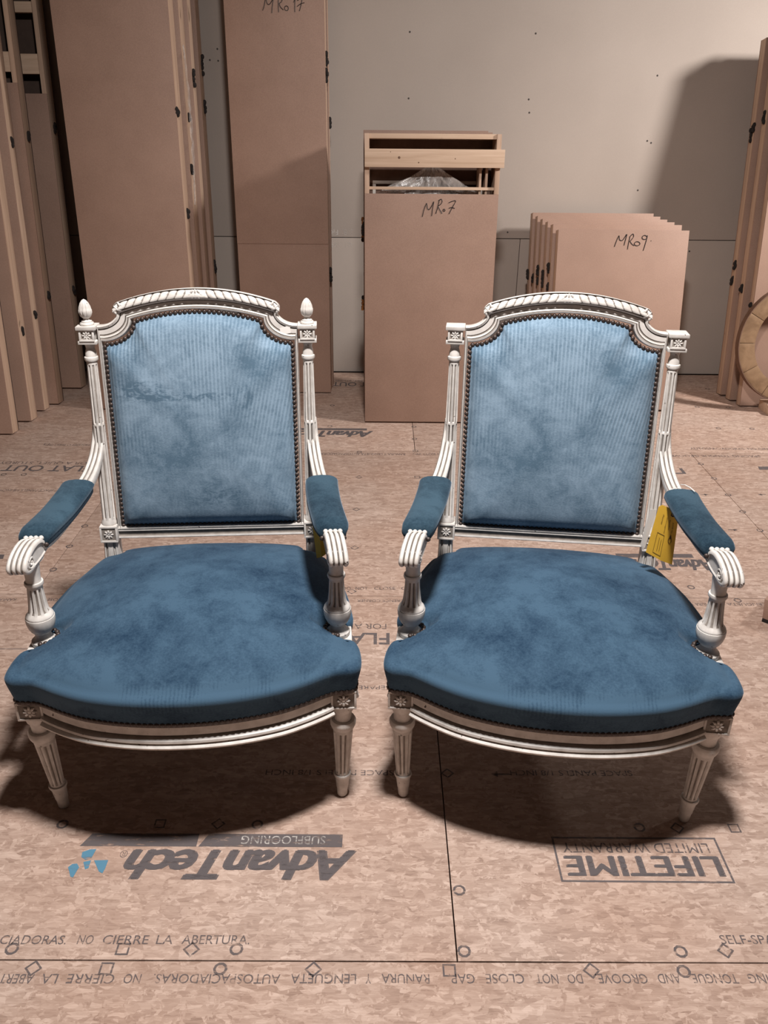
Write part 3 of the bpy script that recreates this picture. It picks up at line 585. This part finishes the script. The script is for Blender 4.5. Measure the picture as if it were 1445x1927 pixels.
    sec = [(0, -.006, 0), (0, .002, 0), (.06, .0065, 0), (.16, .0075, 0), (.22, .0045, 1), (.25, .006, 0), (.34, .0045, 0), (.40, .0005, 1), (.44, .0025, 0), (.72, .0025, 0), (.745, -.001, 1), (.78, .0045, 0), (.90, .0068, 0), (.98, .005, 0), (1.0, .001, 0), (1.0, -.026, 0), (0, -.026, 0)]
    rings = [[bp(a[0]+(b[0]-a[0])*u, a[1]+(b[1]-a[1])*u, h) for u, h, _ in sec] for a, b in zip(I, O)]
    MB().loft(rings, mif=lambda i, j: 1 if sec[j][2] or sec[(j+1) % len(sec)][2] and j < 11 and j != 8 else 2 if j == 8 else 0).build('back_frame', ['paint', 'groove', 'dull'], T, sharp=28)
    secb = [(.452, -.006), (.452, .003), (.4505, .006), (.4465, .007), (.4445, .0035), (.4430, .0055), (.4405, .0055), (.439, .001), (.429, .001), (.4275, .0045), (.4235, .0055), (.4215, .003), (.4210, -.024), (.452, -.024)]
    MB().loft([[bp(x, z, o) for z, o in secb] for x in (-.2205, .2205)], mif=lambda i, j: 1 if j in (6, 7, 8) else 0).build('back_rail', ['paint', 'groove'], T, sharp=28)
    # ---- gadrooned crest
    rings = []; gro = []; nu = 260; nv = 10
    for i in range(nu+1):
        x = -.1815+.363*i/nu; q = (x/.178)**2; zt = .9945-.0315*q; zb = .9728-.0285*q; ring = []; grow = []
        endt = min(1, (1-abs(x)/.1815)/.05); zt = zb+(zt-zb)*(.55+.45*math.sqrt(max(0, endt)))
        for j in range(nv+1):
            v = j/nv; sl = abs(x)-.011*(1-v)*1.0
            ph = (sl/.0182) % 1; lobe = math.sin(PI*ph)**.55 if abs(x) > .022 and v < .93 else (.8 if v < .93 else 1)
            body = .0135*(math.sin(PI/2*min(1, .55+v*2.2)) if v < .2 else 1-.52*((v-.2)/.8)**1.6); dip = .0028*(1-lobe); z = zb+(zt-zb)*v+(.0035*(1-lobe) if j == 0 else 0)
            if v > .93: body = .0100; dip = 0
            ring.append(bp(x, z, .001 if j == 0 else body-dip)); grow.append(abs(x) > .022 and 0 < v < .93 and math.sin(PI*ph) < .26)
        ring += [bp(x, zt+.001, .0085), bp(x, zt+.0005, -.022), bp(x, zb+.004, -.022)]
        rings.append(ring); gro.append(grow)
    mb = MB().loft(rings, mif=lambda i, j: 1 if (1 <= j <= 8 and gro[i][j]) or j in (0, 9) else 0)
    for k, (dx, dz, a) in enumerate(((0, .004, 0), (-.008, .004, .6), (.008, .004, -.6), (-.014, -.002, 1.1), (.014, -.002, -1.1), (0, -.005, 0), (-.006, -.006, .5), (.006, -.006, -.5))):
        mb.ball(bp(dx, .983+dz, .0105), .0068, 8, 6, (.42, .35, .9), Matrix.Rotation(a, 3, 'Y'))
    for s in (-1, 1):
        for dx, dz, a in ((.160, .001, .9), (.166, .003, .5), (.169, -.007, 1.3), (.174, -.004, .7), (.178, -.011, .5)):
            mb.ball(bp(s*dx, .957+dz, .0095), .0078, 8, 6, (.42, .40, .95), Matrix.Rotation(s*a, 3, 'Y'))
    mb.build('crest_rail', ['paint', 'groove'], T, sharp=50)
    # ---- back cushion
    def nl():
        P = []
        for k in range(16): P.append((.2080, .4530+(.875-.4530)*k/15))
        for k in range(1, 13):
            th = PI/2*k/12; P.append((.2080-.069*math.sin(th), .9245-.0495*math.cos(th)))
        for k in range(1, 15):
            x = .139*(1-k/14); P.append((x, .9245+.0205*(1-(x/.139)**2)))
        return P
    NL = nl(); loop = NL+[(-x, z) for x, z in reversed(NL[:-1])]
    loop += [(-.2080+.416*k/14, .4530) for k in range(1, 14)]
    cx, cz = 0, .68; rings = []
    rings.append([bp(x, z, -.010) for x, z in loop]); rings.append([bp(x, z, .0005) for x, z in loop])
    for k, h in ((.975, .003), (.955, .010), (.93, .0165), (.90, .0210), (.86, .0245), (.80, .0275), (.7, .0310), (.55, .034), (.4, .036), (.25, .0375), (.1, .038), (.02, .038)):
        rings.append([bp(cx+(x-cx)*k, cz+(z-cz)*k-.004*(1-k), h) for x, z in loop])
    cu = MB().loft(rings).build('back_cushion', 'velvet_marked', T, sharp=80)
    MB().loft([[bp(x, z, -.020) for x, z in loop], [bp(x, z, -.012) for x, z in loop]]).build('back_canvas', 'dark_backing', T)
    nd = tuple(Vector((0, -.99, .139)))
    for x, z in resample(loop, .0107, True): put_nail(cu, bp(x, z, .0015), nd)
    return T
def dup(root, skip=()):
    r = root.copy(); C.objects.link(r)
    for ch in list(root.children):
        c = ch.copy(); C.objects.link(c); c.parent = r
        for g in list(ch.children):
            d = g.copy(); C.objects.link(d); d.parent = c
    return r
chair = make_chair(); right = dup(chair)
for c_ in right.children:
    if c_.name.startswith('back_cushion'):
        c_.material_slots[0].link = 'OBJECT'; c_.material_slots[0].material = M['velvet']
chair.location = (-.377, 1.325, 0); chair.rotation_euler = (0, 0, .064)
right.location = (.349, 1.310, 0); right.rotation_euler = (0, 0, -.114)
tag(chair, 'white carved armchair with blue velvet and two acorn finials on its back', 'armchair', 'two blue velvet armchairs')
tag(right, 'white carved armchair with blue velvet and flat-topped back posts, no finials', 'armchair', 'two blue velvet armchairs')
# finials of the left chair only
for s in (-1, 1):
    z = .9175; pr = [(0, .0145, 0), (.003, .0155, 0), (.006, .0140, 0), (.0065, .0115, 0), (.009, .0115, 0), (.0115, .0072, 0), (.0145, .0062, 0), (.0170, .0090, 0), (.021, .0125, .0009), (.0275, .0142, .0013), (.033, .0142, .0013), (.034, .0134, .0012), (.040, .0125, .0012), (.048, .0092, .0010), (.054, .0048, .0005), (.0565, .0008, 0)]
    o = MB().lathe([(a, b, c) for a, b, c in pr], nf=10).build('finial', ['paint', 'paint'], chair, sharp=40)
    o.location = (s*.2425, yp(.897)+.004, z)
st = MB().add([bp(x, z, .0045) for x, z in ((.182, .894), (.205, .897), (.204, .914), (.181, .908))], [(0, 1, 2, 3)]).build('paper_sticker', 'paper', chair)
st['label'] = 'small white paper sticker'
# ---------------------------------------------------------------- tags
def to_world(ch, P): return ch.location+Matrix.Rotation(ch.rotation_euler.z, 3, 'Z') @ Vector(P)
def card(name, ch, A, B, D, E, label, ink=True):
    # A top-left, B top-right, D bottom-right, E bottom-left (chair frame), creased down the middle
    root = empty(name, to_world(ch, A), label=label, cat='tag'); base = root.location
    A, B, D, E = [to_world(ch, p)-base for p in (A, B, D, E)]
    nrm = (B-A).cross(E-A).normalized(); nrm = -nrm if nrm.y > 0 else nrm
    def P(u, v, off=0):
        p = (A.lerp(B, u)).lerp(E.lerp(D, u), v); return p+nrm*(.007*(1-abs(2*u-1.1))+off)
    us = [0, .1, .25, .4, .55, .7, .85, 1]; vs = [0, .06, .3, .6, 1]
    mb = MB(); g = []
    for off in (0, -.0006):
        for v in vs:
            for u in us:
                uu = .5+(u-.5)*(.72+.28*min(1, v/.06)) ; g.append(P(uu, v, off))
    n = len(us); m = len(vs); fs = []
    for L in (0, n*m):
        for i in range(m-1):
            for j in range(n-1): fs.append((L+i*n+j, L+i*n+j+1, L+(i+1)*n+j+1, L+(i+1)*n+j))
    for j in range(n-1): fs += [(j, j+1, n*m+j+1, n*m+j), ((m-1)*n+j, (m-1)*n+j+1, n*m+(m-1)*n+j+1, n*m+(m-1)*n+j)]
    for i in range(m-1): fs += [(i*n, (i+1)*n, n*m+(i+1)*n, n*m+i*n), (i*n+n-1, (i+1)*n+n-1, n*m+(i+1)*n+n-1, n*m+i*n+n-1)]
    mb.add(g, fs).build('card', 'yellow', root)
    ey = P(.72, .10, .0008); mb = MB(); mb.tube([ey+Vector((.0042*math.cos(a*PI/6), 0, .0042*math.sin(a*PI/6))) for a in range(12)], .0012, 6, closed=True); mb.build('eyelet', 'screw', root)
    if ink:
        for s, u0, v0, v1 in (('Pointe', .30, .16, .34), ('Consignee', .47, .18, .48), ('Sender', .63, .21, .40), ('AWB No', .80, .24, .44)):
            print_text(s, v0, v1, u0-.035, u0+.025, 0, False, parent=root, mat='tagink', fn=lambda X, Y: tuple(P(1-(1-Y)-.0, X, .0009)), name='tag_lettering')
        mb = MB()
        for a, b in (((.22, .52), (.50, .52)), ((.50, .52), (.50, .92)), ((.50, .92), (.22, .92)), ((.22, .92), (.22, .52)), ((.42, .62), (.42, .85)), ((.34, .60), (.34, .86))):
            mb.tube([P(*a, .0007), P(*b, .0007)], .00035, 4)
        mb.tube([P(.76+.07*math.cos(q*PI/8), .58+.05*math.sin(q*PI/8), .0007) for q in range(16)], .0006, 4, closed=True)
        mb.add([P(.70, .55, .0009), P(.83, .55, .0009), P(.775, .46, .0009)], [(0, 1, 2)])
        mb.build('tag_print', 'tagink', root)
    return root, ey+base
tr, ey = card('luggage_tag', right, (.219, .330, .587), (.262, .328, .576), (.268, .330, .440), (.207, .330, .467), 'yellow printed luggage tag hanging from the right arm of the right armchair')
pts = [ey-tr.location, Vector(to_world(right, (.262, .345, .582)))-tr.location, Vector(to_world(right, (.254, .365, .599)))-tr.location]
string = MB().tube([tuple(p) for p in catmull([tuple(p) for p in pts], 4)], .0009, 6)
wrap = [Vector(to_world(right, (.2665+.0165*math.cos(a*PI/8), .388+.0*a, .5895+.0120*math.sin(a*PI/8))))-tr.location for a in range(16)]
string.tube(wrap, .0009, 6, closed=True)
string.tube([Vector(to_world(right, q))-tr.location for q in ((.272, .389, .610), (.276, .372, .617), (.283, .352, .6195), (.289, .335, .618))], .0011, 6)
string.build('string', 'pinstr', tr)
mb = MB(); ws = [to_world(right, q)-tr.location for q in ((.2045, .345, .566), (.219, .345, .566), (.207, .345, .470), (.196, .345, .476))]
mb.loft([[tuple(p) for p in ws], [tuple(p+Vector((0, .0006, 0))) for p in ws]]); mb.build('paper_slip', 'paper', tr)['label'] = 'white paper slip behind the yellow card'
tl, ey = card('luggage_tag', chair, (.243, .300, .535), (.276, .290, .520), (.277, .290, .450), (.252, .300, .432), 'yellow luggage tag hanging inside the right arm of the left armchair', False)
MB().tube([tuple(p) for p in catmull([tuple(q) for q in (ey-tl.location, to_world(chair, (.262, .33, .56))-tl.location, to_world(chair, (.262, .37, .590))-tl.location)], 4)], .0009, 6).build('string', 'pinstr', tl)
# ---------------------------------------------------------------- crates
LEAN = 0
def crate(label, x0, x1, yf, h, d, lean, ptop=None, rails=(), group=None, knots=(), side=1, mat='mdf', sw=.022, name='flat_crate', stagger=0, cat='crate', back=True):
    """flat timber crate faced with fibreboard; rests on its rear lower edge and leans back"""
    T = empty(name, ((x0+x1)/2, yf+d*math.cos(math.radians(lean)), 0), (-math.radians(lean), 0, 0), label, cat, group)
    w = (x1-x0)/2; pt = ptop or h; t = .006
    MB().box(-w, w, -d, -d+t, 0, pt).build('front_panel', mat, T, bevel=.0008)
    if back: MB().box(-w, w, -t, 0, 0, h).build('back_panel', 'inside' if ptop else 'mdf2', T, bevel=.0008)  # open crates: interior shade is put into the back panel colour
    for s in (-1, 1):
        a, b = sorted((s*w-s*.0005, s*(w-sw)))
        st = MB().box(a, b, -d+t if True else -d, -t, .0, h-.0).build('stile', 'pine', T, bevel=.0015)
    MB().box(-w+sw, w-sw, -d+t, -t, h-sw, h).build('top_rail', 'pine_x', T, bevel=.0015)
    MB().box(-w+sw, w-sw, -d+t, -t, 0, sw).build('bottom_rail', 'pine_x', T, bevel=.0015)
    for z0, z1 in rails: MB().box(-w+sw, w-sw, -d+t+.004, -d+t+.026, z0, z1).build('cross_rail', 'pine_x', T, bevel=.0015)
    if ptop:
        for s in (-1, 1):      # timber continues flush with the panel face above it
            a, b = sorted((s*w, s*(w-sw))); MB().box(a, b, -d, -d+t, pt, h).build('facing_strip', 'pine', T, bevel=.001)
    for z, yk, dz in knots:
        mb = MB(); rnd = random.Random(int(z*1000))
        for q in range(5):
            mb.ball((side*(w+.0035)+rnd.uniform(-.003, .003), -d*yk+rnd.uniform(-.006, .006), z+dz*(q-2)/5+rnd.uniform(-.004, .004)), .009, 7, 5, (1, .8, 1.3))
        mb.build('foam_plug', 'dark', T)
    return T
# --- left stack, seen past the left armchair
LG = 'flat crates leaning in the left-hand stack'
crate('flat fibreboard crate nearest the camera in the left-hand stack, cut by the picture edge', -2.35, -1.690, 3.560, 1.95, .072, 6, 1.55, group=LG, knots=((.62, .5, .03),), side=1)
crate('second flat crate from the camera in the left-hand stack, pale timber edge', -2.33, -1.672, 3.733, 1.98, .080, 6, None, group=LG, knots=((.42, .5, .03),), side=1)
crate('third flat crate in the left-hand stack, narrow brown timber edge', -2.30, -1.668, 3.892, 1.99, .072, 6, None, group=LG, knots=((.46, .5, .03), (1.22, .5, .03)), side=1)
c4 = crate('fourth flat crate in the left-hand stack, open top, dark inside', -2.26, -1.633, 3.994, 2.02, .075, 6, 1.455, ((1.50, 1.58),), LG, ((.53, .5, .03), (1.24, .5, .03)), 1, back=True)
c5 = crate('rear flat crate of the left-hand stack, open top with a cross rail', -2.22, -1.606, 4.262, 2.00, .090, 6, 1.415, ((1.50, 1.585), (1.755, 1.80)), LG, ((.50, .5, .03), (1.27, .5, .03)), 1)
# --- large crates left of the wall strip
AG = 'tall crates standing behind the left armchair'
crate('tall wide brown crate with a plain front behind the left armchair', -1.398, -.905, 3.926, 2.15, .105, 3.5, None, group=AG, knots=((.92, .45, .03), (1.34, .9, .02)))
crate('tall crate directly behind the wide plain brown one', -1.42, -.893, 4.065, 2.16, .105, 3.5, None, group=AG, knots=((1.32, .55, .03), (1.10, .9, .03)))
crate('tall crate third in the row behind the wide plain brown one', -1.44, -.881, 4.200, 2.18, .085, 3.5, None, group=AG, knots=((1.48, .9, .07),))
crate('rearmost tall crate of the row against the wall, dark plugs on its edge', -1.45, -.869, 4.320, 2.18, .085, 3.5, None, group=AG, knots=((1.37, .4, .05), (.62, .5, .06), (1.55, .3, .09)))
# crumpled film between the first two
T = empty('plastic_wrap', (-.890, 4.10, .0), (-math.radians(3.5), 0, 0), 'crumpled clear plastic wrap sticking out of the side of the tall wide crate', 'plastic wrap')
rings = []; rnd = random.Random(8)
for i in range(40):
    f = i/39; z = .95+.66*f; w_ = .030*math.sin(PI*f)**.7+.002
    rings.append([(.004+.006*rnd.random()+.010*math.sin(PI*f), -.035+(k/8-.5)*w_*1.7+.006*rnd.uniform(-1, 1)*w_/.03, z) for k in range(9)])
MB().loft(rings, closed=False, caps=False).build('film', 'film', T, sharp=80)
# --- MR 17 crate
tB = crate('tall narrow crate marked MRo 17 left of the centre', -.720, -.268, 4.222, 2.10, .095, 3.5, None, group='crates with a handwritten code', knots=((1.57, .6, .05), (1.50, .8, .05), (.60, .3, .07)), mat='mdf')
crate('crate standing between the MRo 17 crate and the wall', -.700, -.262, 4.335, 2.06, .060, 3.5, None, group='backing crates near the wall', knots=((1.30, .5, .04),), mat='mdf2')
# upper sheet over the lower one
w2 = .226
MB().box(-w2, w2, -.0985, -.0955, .752, 2.10).build('cover_sheet', 'mdf', tB, bevel=.0006)['label'] = 'upper fibreboard sheet that carries the code'
def scribble(parent, strokes, mapf, name='handwriting', r=.0016):
    mb = MB()
    for S in strokes:
        P = [mapf(*q) for q in S]; P = [tuple(q) for q in catmull(P, 4)] if len(P) > 2 else P
        mb.tube(P, r, 5)
    return mb.build(name, 'marker', parent)
def circ(cx, cy, rx, ry, n=10): return [(cx+rx*math.cos(2*PI*i/n-.8), cy+ry*math.sin(2*PI*i/n-.8)) for i in range(n+1)]
s17 = [[(120, 205), (150, 120), (185, -40), (195, 60), (215, 100), (250, 90), (300, 10)], [(315, -30), (300, 60), (285, 160), (275, 250)], [(402, -50), (395, 80), (395, 235)], [(385, -20), (430, -60), (468, -20), (450, 50), (408, 82)], [(408, 82), (430, 145), (478, 195)], circ(532, 165, 33, 42), [(660, 60), (685, 10), (678, 120), (677, 230)], [(722, 30), (770, 0), (805, -12), (785, 110), (755, 210)], [(718, 132), (780, 85), (845, 65)]]
def loc_panel(T_, X, Z, off, lean): # world X, height along panel
    return (X-T_.location.x, off, Z/math.cos(math.radians(lean)))
k17 = 1/9.03
scribble(tB, s17, lambda x, y: loc_panel(tB, -.541+(480+x*k17-495)*(.181/77), 1.797-(y*k17)*(.054/27), -.0992, 3.5), r=.0014)
# --- MR 7 crate (open top)
tC = crate('open-topped crate marked MRo7 with a plank across its top, centre of the wall', -.078, .503, 3.760, 1.262, .160, 3, 1.024, ((1.040, 1.052),), 'crates with a handwritten code', (), -1, back=False, sw=.020)
MB().box(-.290, .305, -.182, -.1602, 1.130, 1.202).build('front_plank', 'pine_x', tC, bevel=.0015)['label'] = 'pale knotty plank nailed across the opening'
kn = MB()
for x, z, r in ((-.143, 1.168, .0055), (-.06, 1.149, .003), (.095, 1.165, .0025), (-.18, 1.19, .002)): kn.ball((x, -.1822, z), r, 8, 4, (1, .15, 1))
kn.build('knot', 'wood_raw', tC)
MB().box(-.2905, .2905, -.006, 0, 0, 1.262).build('back_panel', 'dark_backing', tC)  # dark panel colour carries the shade inside the open crate
for x in (.205, .232): MB().box(x, x+.010, -.14, -.02, .2, 1.19).build('inner_slat', 'pine', tC, bevel=.001)
s7 = [[(605, 880), (620, 810), (640, 755), (648, 800), (665, 812), (690, 770), (700, 742)], [(703, 738), (695, 800), (688, 872)], [(752, 722), (742, 780), (724, 850)], [(744, 730), (768, 716), (777, 738), (764, 764), (740, 780)], [(740, 780), (758, 812), (780, 850)], circ(796, 818, 9, 10), [(835, 750), (865, 735), (897, 732), (870, 790), (842, 852)], [(838, 800), (862, 792), (890, 800)]]
k7 = 1/4.817
scribble(tC, s7, lambda x, y: loc_panel(tC, .178+(670+x*k7-797)*(.142/60), .999-(230+y*k7-380)*(.070/33), -.1606, 3), r=.0016)
for i, (dx, dy) in enumerate(((-.006, .172), (-.011, .30))):
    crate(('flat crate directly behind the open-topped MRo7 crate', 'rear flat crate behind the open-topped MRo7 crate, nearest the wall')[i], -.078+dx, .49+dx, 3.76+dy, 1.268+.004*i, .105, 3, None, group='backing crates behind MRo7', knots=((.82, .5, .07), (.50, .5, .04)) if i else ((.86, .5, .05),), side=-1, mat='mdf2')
wf = empty('white_frame', (.215, 3.888, .0), (-math.radians(3), 0, 0), 'white moulded frame packed inside the open-topped crate', 'frame')
for b in ((-.26, .23, .0, .018, 1.062, 1.076), (-.26, .23, .0, .018, .022, .036), (-.26, -.246, .0, .018, .036, 1.062), (.216, .23, .0, .018, .036, 1.062)): MB().box(*b).build('frame_bar', 'white', wf, bevel=.002)
bag = empty('plastic_bag', (.215, 3.73, 0), (-math.radians(3), 0, 0), 'clear plastic bag gathered into a knot behind the pale plank', 'bag')
rings = []; rnd = random.Random(5); NA = 64
for i in range(16):
    f = i/15; z = 1.150-.135*f; rr = .008+.205*f; ring = []
    for a in range(NA):
        th = 2*PI*a/NA; fold = 1+.16*math.sin(th*11+1.3*math.sin(f*5))+.09*math.sin(th*23+2*f)
        ring.append((rr*fold*math.cos(th)*1.0-.012*f, .088+rr*.14*fold*math.sin(th), z+.012*f*math.sin(th*9)))
    rings.append(ring)
MB().loft(rings, caps=False).build('bag_film', 'film', bag, sharp=80)
rings = []
for i in range(7):
    f = i/6; rr = .008+.020*f; rings.append([(rr*(1+.3*math.sin(a*1.9))*math.cos(2*PI*a/20), .095+rr*.7*math.sin(2*PI*a/20), 1.148+.035*f) for a in range(20)])
MB().loft(rings, caps=False).build('bag_neck', 'film', bag, sharp=80)
# amber strapping tails beside the crate
for i, (z, h) in enumerate(((.86, .09), (.50, .05))):
    mb = MB(); rnd = random.Random(i+3); rings = []
    for q in range(12): rings.append([(-.094+rnd.uniform(-.004, .004)+dx, 4.04+dy+.05*z, z+h*(q/11-.5)) for dx, dy in ((-.004, -.006), (.006, -.006), (.006, .008), (-.004, .008))])
    tag(mb.loft(rings).build('strap_tail', 'foam'), ('ragged amber strap end beside the open-topped crate, upper of two', 'ragged amber strap end beside the open-topped crate, lower of two')[i], 'strap')
# --- MR 9 stack
DG_ = 'low crates stacked on edge behind the right armchair'
names9 = ['front low crate marked MRo9 behind the right armchair', 'second low crate counted back from the one marked MRo9', 'third low crate counted back from the one marked MRo9', 'fourth low crate counted back from the one marked MRo9', 'fifth low crate counted back from the one marked MRo9', 'last low crate of the MRo9 stack, nearest the wall']
tD = None
for i in range(6):
    ln = 10.5
    t_ = crate(names9[i], .838-.0125*i, 1.462-.0125*i, 3.955+.0755*i, (.856, .872, .876, .880, .886, .893)[i], .062, ln, None, group=DG_, knots=((.66-.02*i+.03*(i % 2), .5, .04), (.58, .5, .03)) if i else (), side=-1, mat='mdf', sw=.02)
    tD = tD or t_
s9 = [[(770, 345), (785, 290), (800, 252), (806, 285), (830, 290), (858, 240)], [(862, 240), (852, 290), (845, 332)], [(886, 262), (880, 310), (875, 365)], [(884, 262), (908, 236), (914, 262), (890, 298)], [(890, 298), (905, 320), (925, 335)], circ(948, 318, 22, 17), circ(1002, 265, 19, 17), [(1024, 248), (1014, 310), (1000, 375)], [(1054, 292), (1058, 294)]]
k9 = 1/4.379
scribble(tD, s9, lambda x, y: loc_panel(tD, 1.113+(980+x*k9-1157)*(.167/63), .827-(390+y*k9-443)*(.077/33), -.0626, 10.5), r=.0018)
# --- right stack
EG = 'tall crates leaning at the right-hand edge'
crate('nearest tall crate at the right edge, behind the round wooden hoop', 1.840, 2.50, 4.042, 1.76, .050, 8.5, None, group=EG, knots=((.50, .5, .0),), side=-1)
crate('middle tall crate at the right edge, between the other two', 1.822, 2.44, 4.130, 1.74, .060, 8.5, None, group=EG, knots=((.56, .5, .03), (1.35, .5, .05)), side=-1)
crate('rear tall crate at the right edge, next to the bare wall', 1.806, 2.40, 4.218, 1.69, .062, 8.5, None, group=EG, knots=((.585, .5, .03), (.66, .7, .03), (1.27, .5, .05), (1.30, .9, .03)), side=-1)
# --- hoop
hp = empty('wooden_hoop', (2.035, 4.060, .335), (-math.radians(8.5), 0, 0), 'round brown wooden hoop leaning on the right-hand crates', 'hoop')
NS = 12; R0, R1 = .288, .212
for k in range(NS):
    rings = []
    for j in range(7):
        a = 2*PI*(k+j/6)/NS+.004*(1 if j == 0 else -1 if j == 6 else 0); ca, sa = math.cos(a), math.sin(a)
        rings.append([(R0*ca, -.085, R0*sa), (R0*ca, -.050, R0*sa), (R1*ca, -.050, R1*sa), (R1*ca, -.085, R1*sa)])
    MB().loft(rings).build('hoop_segment', 'ring', hp, bevel=.0015)
mb = MB(); rings = []
for j in range(73):
    a = 2*PI*j/72; ca, sa = math.cos(a), math.sin(a); rings.append([((R0+q)*ca, y, (R0+q)*sa) for q, y in ((.001, -.088), (.005, -.088), (.005, -.047), (.001, -.047))])
mb.loft(rings, caps=False).build('hoop_band', 'wood_raw', hp)
tag(MB().box(1.93, 2.14, 3.90, 4.03, 0, .047).build('timber_block', 'pine_x', bevel=.002), 'short timber block under the wooden hoop', 'wood block')
# --- corner of something small on the floor at the right edge
cb = empty('small_box', (1.128, 2.05, 0), (0, 0, -.75), 'corner of a small brown box on the floor at the right picture edge', 'box')
MB().box(0, .30, 0, .22, .012, .075, 0, lambda x, y, z: (x-.10*(z-.012), y, z)).build('box_body', 'mdf', cb, bevel=.001)
MB().box(.0, .06, .0, .05, 0, .013).build('box_foot', 'dark', cb, bevel=.001)
